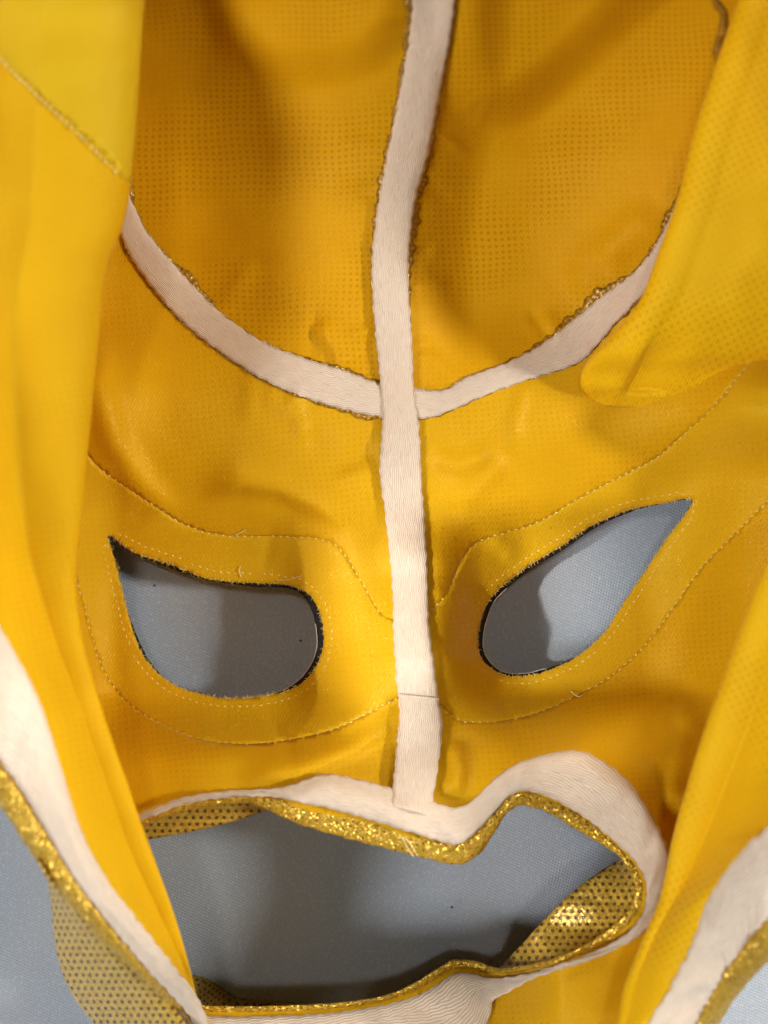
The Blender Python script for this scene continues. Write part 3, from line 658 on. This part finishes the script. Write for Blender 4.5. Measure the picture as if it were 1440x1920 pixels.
# the flap's neck hem: white tape, gold binding, and the outer mesh bulging below it
hem_in = [(-150,960),(-60,1075),(0,1177),(60,1284),(94,1373),(141,1527),(192,1638),(256,1724),(320,1805),(367,1865),(388,1914),(405,1965)]
hem_out = [(-170,1200),(-70,1330),(0,1425),(43,1485),(85,1553),(141,1647),(190,1712),(240,1775),(290,1832),(342,1888),(363,1922),(378,1970)]
hem_edge = [(-190,1290),(-80,1410),(0,1510),(43,1578),(85,1638),(141,1707),(184,1758),(239,1811),(285,1855),(325,1896),(350,1928),(366,1975)]
hz = A([.104,.098,.092,.088,.085,.079,.074,.068,.060,.045,.037,.033]) + .011 * step_(A([p[1] for p in hem_in]), 1150, 1700)
def hem(pa, pb, dz0, dz1):
    return A([list(a) + list(b) + [z + dz0, z + dz1] for a, b, z in zip(pa, pb, hz)])
def hem_strip(name, Q, mat, parent, cols, rad, scal, label, wr=0.0, round_=False, puff=0.0, thick=.0005):
    q, s = smooth_n(Q, 4); V = []; uv = []
    wob = scal * (np.sin(s / 24 * 6.28) + .5 * np.sin(s / 9.1) + RNG.normal(0, .3, len(s)))
    D = q[:, 2:4] - q[:, :2]; D /= np.linalg.norm(D, axis=1)[:, None]
    bul = 1 + puff * np.sin(s / 25 * 6.28 + .8 * np.sin(s / 70))
    for j in range(cols):
        t = j / (cols - 1)
        if round_: tt = .5 - .5 * math.cos(math.pi * t)
        else: tt = t
        p = q[:, :2] * (1 - tt) + q[:, 2:4] * tt + D * (wob * (tt if round_ else (2 * tt - 1)))[:, None]
        z = q[:, 4] * (1 - tt) + q[:, 5] * tt + rad * math.sin(math.pi * t) * bul
        if wr: z = z + wr * np.sin(s / 21 + 6 * t + 2 * np.sin(s / 50)) * (.5 + .5 * np.sin(s / 60 + 2 * t))
        V.append(P(p[:, 0], p[:, 1], z)); uv.append(np.stack([np.full(len(s), t), s / 100], -1))
    V = np.stack(V, 1).reshape(-1, 3)
    return mesh_obj(name, V, orient_up(V, grid_faces(len(s), cols)), mat, parent, np.stack(uv, 1).reshape(-1, 2), thick, label)
hem_strip('hem_tape', hem(hem_in, hem_out, .0012, .0008), M_TAPE, left_flap, 11, .0012, 1.2, 'bright white hem tape of the near flap', .0003)
hem_strip('hem_binding', hem(hem_out, hem_edge, -.0004, -.0030), M_GOLD, left_flap, 9, .0022, 2.2, 'gold hem binding of the near flap', 0, True, .07, 0)
OM = [((70,1612),(74,1616)),((92,1645),(90,1652)),((141,1700),(98,1700)),((190,1752),(104,1760)),((240,1805),(115,1815)),((290,1850),(140,1868)),((330,1895),(172,1912)),((352,1930),(205,1950)),((380,1990),(240,2000))]
hz2 = A([.081,.080,.074,.069,.063,.056,.050,.046,.044]) + .010
Q = A([list(a) + list(b) + [z - .004, max(z - .030, .012)] for (a, b), z in zip(OM, hz2)])
hem_strip('outer_mesh', Q, M_MESH, left_flap, 24, .008, 0.3, 'gold dotted outer fabric bulging below the near hem', 0, True)
o = COL.objects[[x.name for x in COL.objects][-1]]
# uv of the outer mesh in photo pixels so that the dots keep their size
me = o.data; lay = me.uv_layers[0]
for lp in me.loops:
    c = me.vertices[lp.vertex_index].co; k = (CAM_Z - c.z) / (CAM_Z - REF_Z) * S
    lay.data[lp.index].uv = ((c.x / k) / 100 * 1.0 + c.z * 6, (c.y / k) / 100)

# far (right) flap, upper fold
RU = [((1490,-420,.135),(1800,-420,.140),1),((1430,-160,.106),(1800,-160,.118),1),((1385,0,.094),(1790,0,.108),1),((1340,130,.088),(1780,150,.104),1),((1302,250,.082),(1770,280,.100),1),((1272,370,.076),(1760,400,.096),1),((1238,468,.070),(1740,500,.090),1),
      ((1202,562,.063),(1700,580,.082),1),((1150,628,.056),(1660,630,.074),1.1),((1112,668,.051),(1620,660,.066),1.3),((1091,700,.044),(1590,690,.058),1.5),((1090,725,.0400),(1560,720,.048),1.5),((1105,742,.0355),(1540,745,.036),.9),((1125,760,.032),(1530,780,.028),.4)]
flap('side_flap', [(a, (b[0], b[1], a[2] + (b[2] - a[2]) * .12), r) for a, b, r in RU], M_FLAP, mask, 70, 64, .004, 6.0, .0016, radf=.6, dip=.004, label='far side flap fold above the slanting eye', under_d=(90, 60, 34, 12))
# far (right) flap, lower
RLr = [((1500,930,.070),(1760,900,.095),1),((1440,1050,.066),(1740,1020,.092),1),((1400,1150,.063),(1700,1150,.090),1),((1350,1290,.059),(1640,1290,.086),1),((1312,1400,.056),(1580,1390,.082),1),((1282,1500,.053),(1500,1480,.077),.9),((1263,1570,.051),(1440,1550,.073),.8),
       ((1252,1625,.050),(1408,1579,.071),.7),((1238,1685,.049),(1375,1616,.068),.6),((1216,1740,.049),(1342,1662,.065),.5),((1195,1790,.0485),(1318,1710,.062),.4),((1172,1850,.050),(1283,1800,.059),.3),((1160,1910,.053),(1252,1859,.058),.3),((1140,1980,.056),(1222,1911,.058),.3),((1130,2030,.058),(1190,1990,.058),.3)]
right_flap = flap('side_flap', [(a, (b[0], b[1], b[2] + .002 * float(step_(np.float64(a[1]), 1560, 1350))), r) for a, b, r in lift(RLr, .024)], M_FLAP, mask, 80, 56, .002, 6.0, .0012, radf=.55, label='near side flap beside the mouth corner')
hin = [(1500,1490),(1440,1550),(1408,1579),(1375,1616),(1342,1662),(1318,1710),(1305,1752),(1283,1800),(1252,1859),(1222,1911),(1190,1980)]
hout = [(1510,1640),(1440,1719),(1423,1738),(1401,1763),(1382,1789),(1362,1813),(1350,1834),(1336,1860),(1318,1889),(1303,1920),(1280,1985)]
hedg = [(1510,1740),(1440,1804),(1424,1820),(1408,1837),(1391,1857),(1375,1877),(1368,1889),(1360,1902),(1350,1919),(1340,1940),(1320,1998)]
hz = A([.077,.073,.071,.068,.065,.062,.0605,.059,.058,.058,.058]) + .024
hem_strip('hem_tape', hem(hin, hout, .0012, -.003), M_TAPE, right_flap, 13, .0018, 1.6, 'creased white hem tape of the far flap', .0010)
hem_strip('hem_binding', hem(hout, hedg, -.0042, -.0095), M_GOLD, right_flap, 9, .0022, .8, 'gold hem binding of the far flap', 0, True, .04, 0)

# frayed fibres on cut edges
def fray(curve, parent, mat, num, dz, lmin, lmax, spread=1.0, closed=False):
    c = smooth(curve, 2, closed); T = np.gradient(c, axis=0); T /= np.linalg.norm(T, axis=1)[:, None] + 1e-9
    ii = np.array([random.randrange(len(c)) for _ in range(num)]); sd_ = np.array([random.choice((-1, 1)) for _ in range(num)])
    ang = RNG.normal(0, .7, num) * spread; ln = RNG.uniform(lmin, lmax, num)
    Nn = np.stack([-T[ii, 1], T[ii, 0]], -1) * sd_[:, None]; D = Nn * np.cos(ang)[:, None] + T[ii] * np.sin(ang)[:, None]
    a = c[ii] - D * 1.5; b = c[ii] + D * (ln * .5)[:, None] + T[ii] * RNG.normal(0, 1.0, num)[:, None]; e = c[ii] + D * ln[:, None]
    W = [P(p[:, 0], p[:, 1], H(c[ii, 0], c[ii, 1]) + dz + k) for p, k in ((a, 0), (b, .0004), (e, .0003))]
    V = []; F = []; r = (.00007, .00006, .00003)
    side = np.stack([-D[:, 1], -D[:, 0], np.zeros(num)], -1)
    for i in range(num):
        b0 = len(V)
        for k in range(3):
            for g in range(3):
                th = 2.094 * g; V.append(W[k][i] + r[k] * (side[i] * math.cos(th) + np.array([0, 0, 1]) * math.sin(th)))
        for k in range(2):
            for g in range(3): F.append((b0 + k * 3 + g, b0 + k * 3 + (g + 1) % 3, b0 + k * 3 + 3 + (g + 1) % 3, b0 + k * 3 + 3 + g))
    o = mesh_obj('frayed_fibres', V, F, mat, parent, np.zeros((len(V), 2))); o['kind'] = 'stuff'
fray(EYE_L, PANEL[4], M_THREAD, 420, .0002, 3, 8, 1, True); fray(EYE_R, PANEL[5], M_THREAD, 420, .0002, 3, 7, 1, True)
for crv, par in ((SEAM_L, tape_c), (SEAM_R, tape_c), (BRL_U, tape_l), (BRL_D, tape_l), (BRR_U, tape_r), (BRR_D, tape_r)):
    fray(crv, par, M_TFIB, 110, .0014, 2, 5)

# loose threads and lint
def thread(pts2, dz, parent, mat=M_THREADW, r=.00013):
    c = smooth(pts2, 3); z = H(c[:, 0], c[:, 1]) + dz + .0006 * np.sin(np.linspace(0, 3.1, len(c)))
    tube_pts(P(c[:, 0], c[:, 1], z), np.full(len(c), r), 'loose_thread', mat, parent, 5)
thread([(752,1566),(762,1586),(775,1606)], .0022, bind); thread([(755,1568),(768,1580),(783,1604)], .0024, bind)
thread([(450,1062),(449,1072),(452,1082)], .0005, PANEL[4]); thread([(520,1088),(545,1086),(566,1079)], .0006, PANEL[4])
thread([(1070,1296),(1085,1306),(1098,1298)], .0006, PANEL[5]); thread([(435,1004),(446,1001),(462,993)], .0006, PANEL[4])
for (u, v) in [(289,1099),(562,1202),(845,1700)]:
    c = P(u, v, 0.0); pts3 = np.array([[c[0] + .0006 * math.cos(t) * (1 - .1 * t), c[1] + .0004 * math.sin(1.7 * t), .0012] for t in np.linspace(0, 1.6, 9)])
    tube_pts(pts3, np.full(9, .00022), 'lint_fleck', M_LINT, cloth, 5)
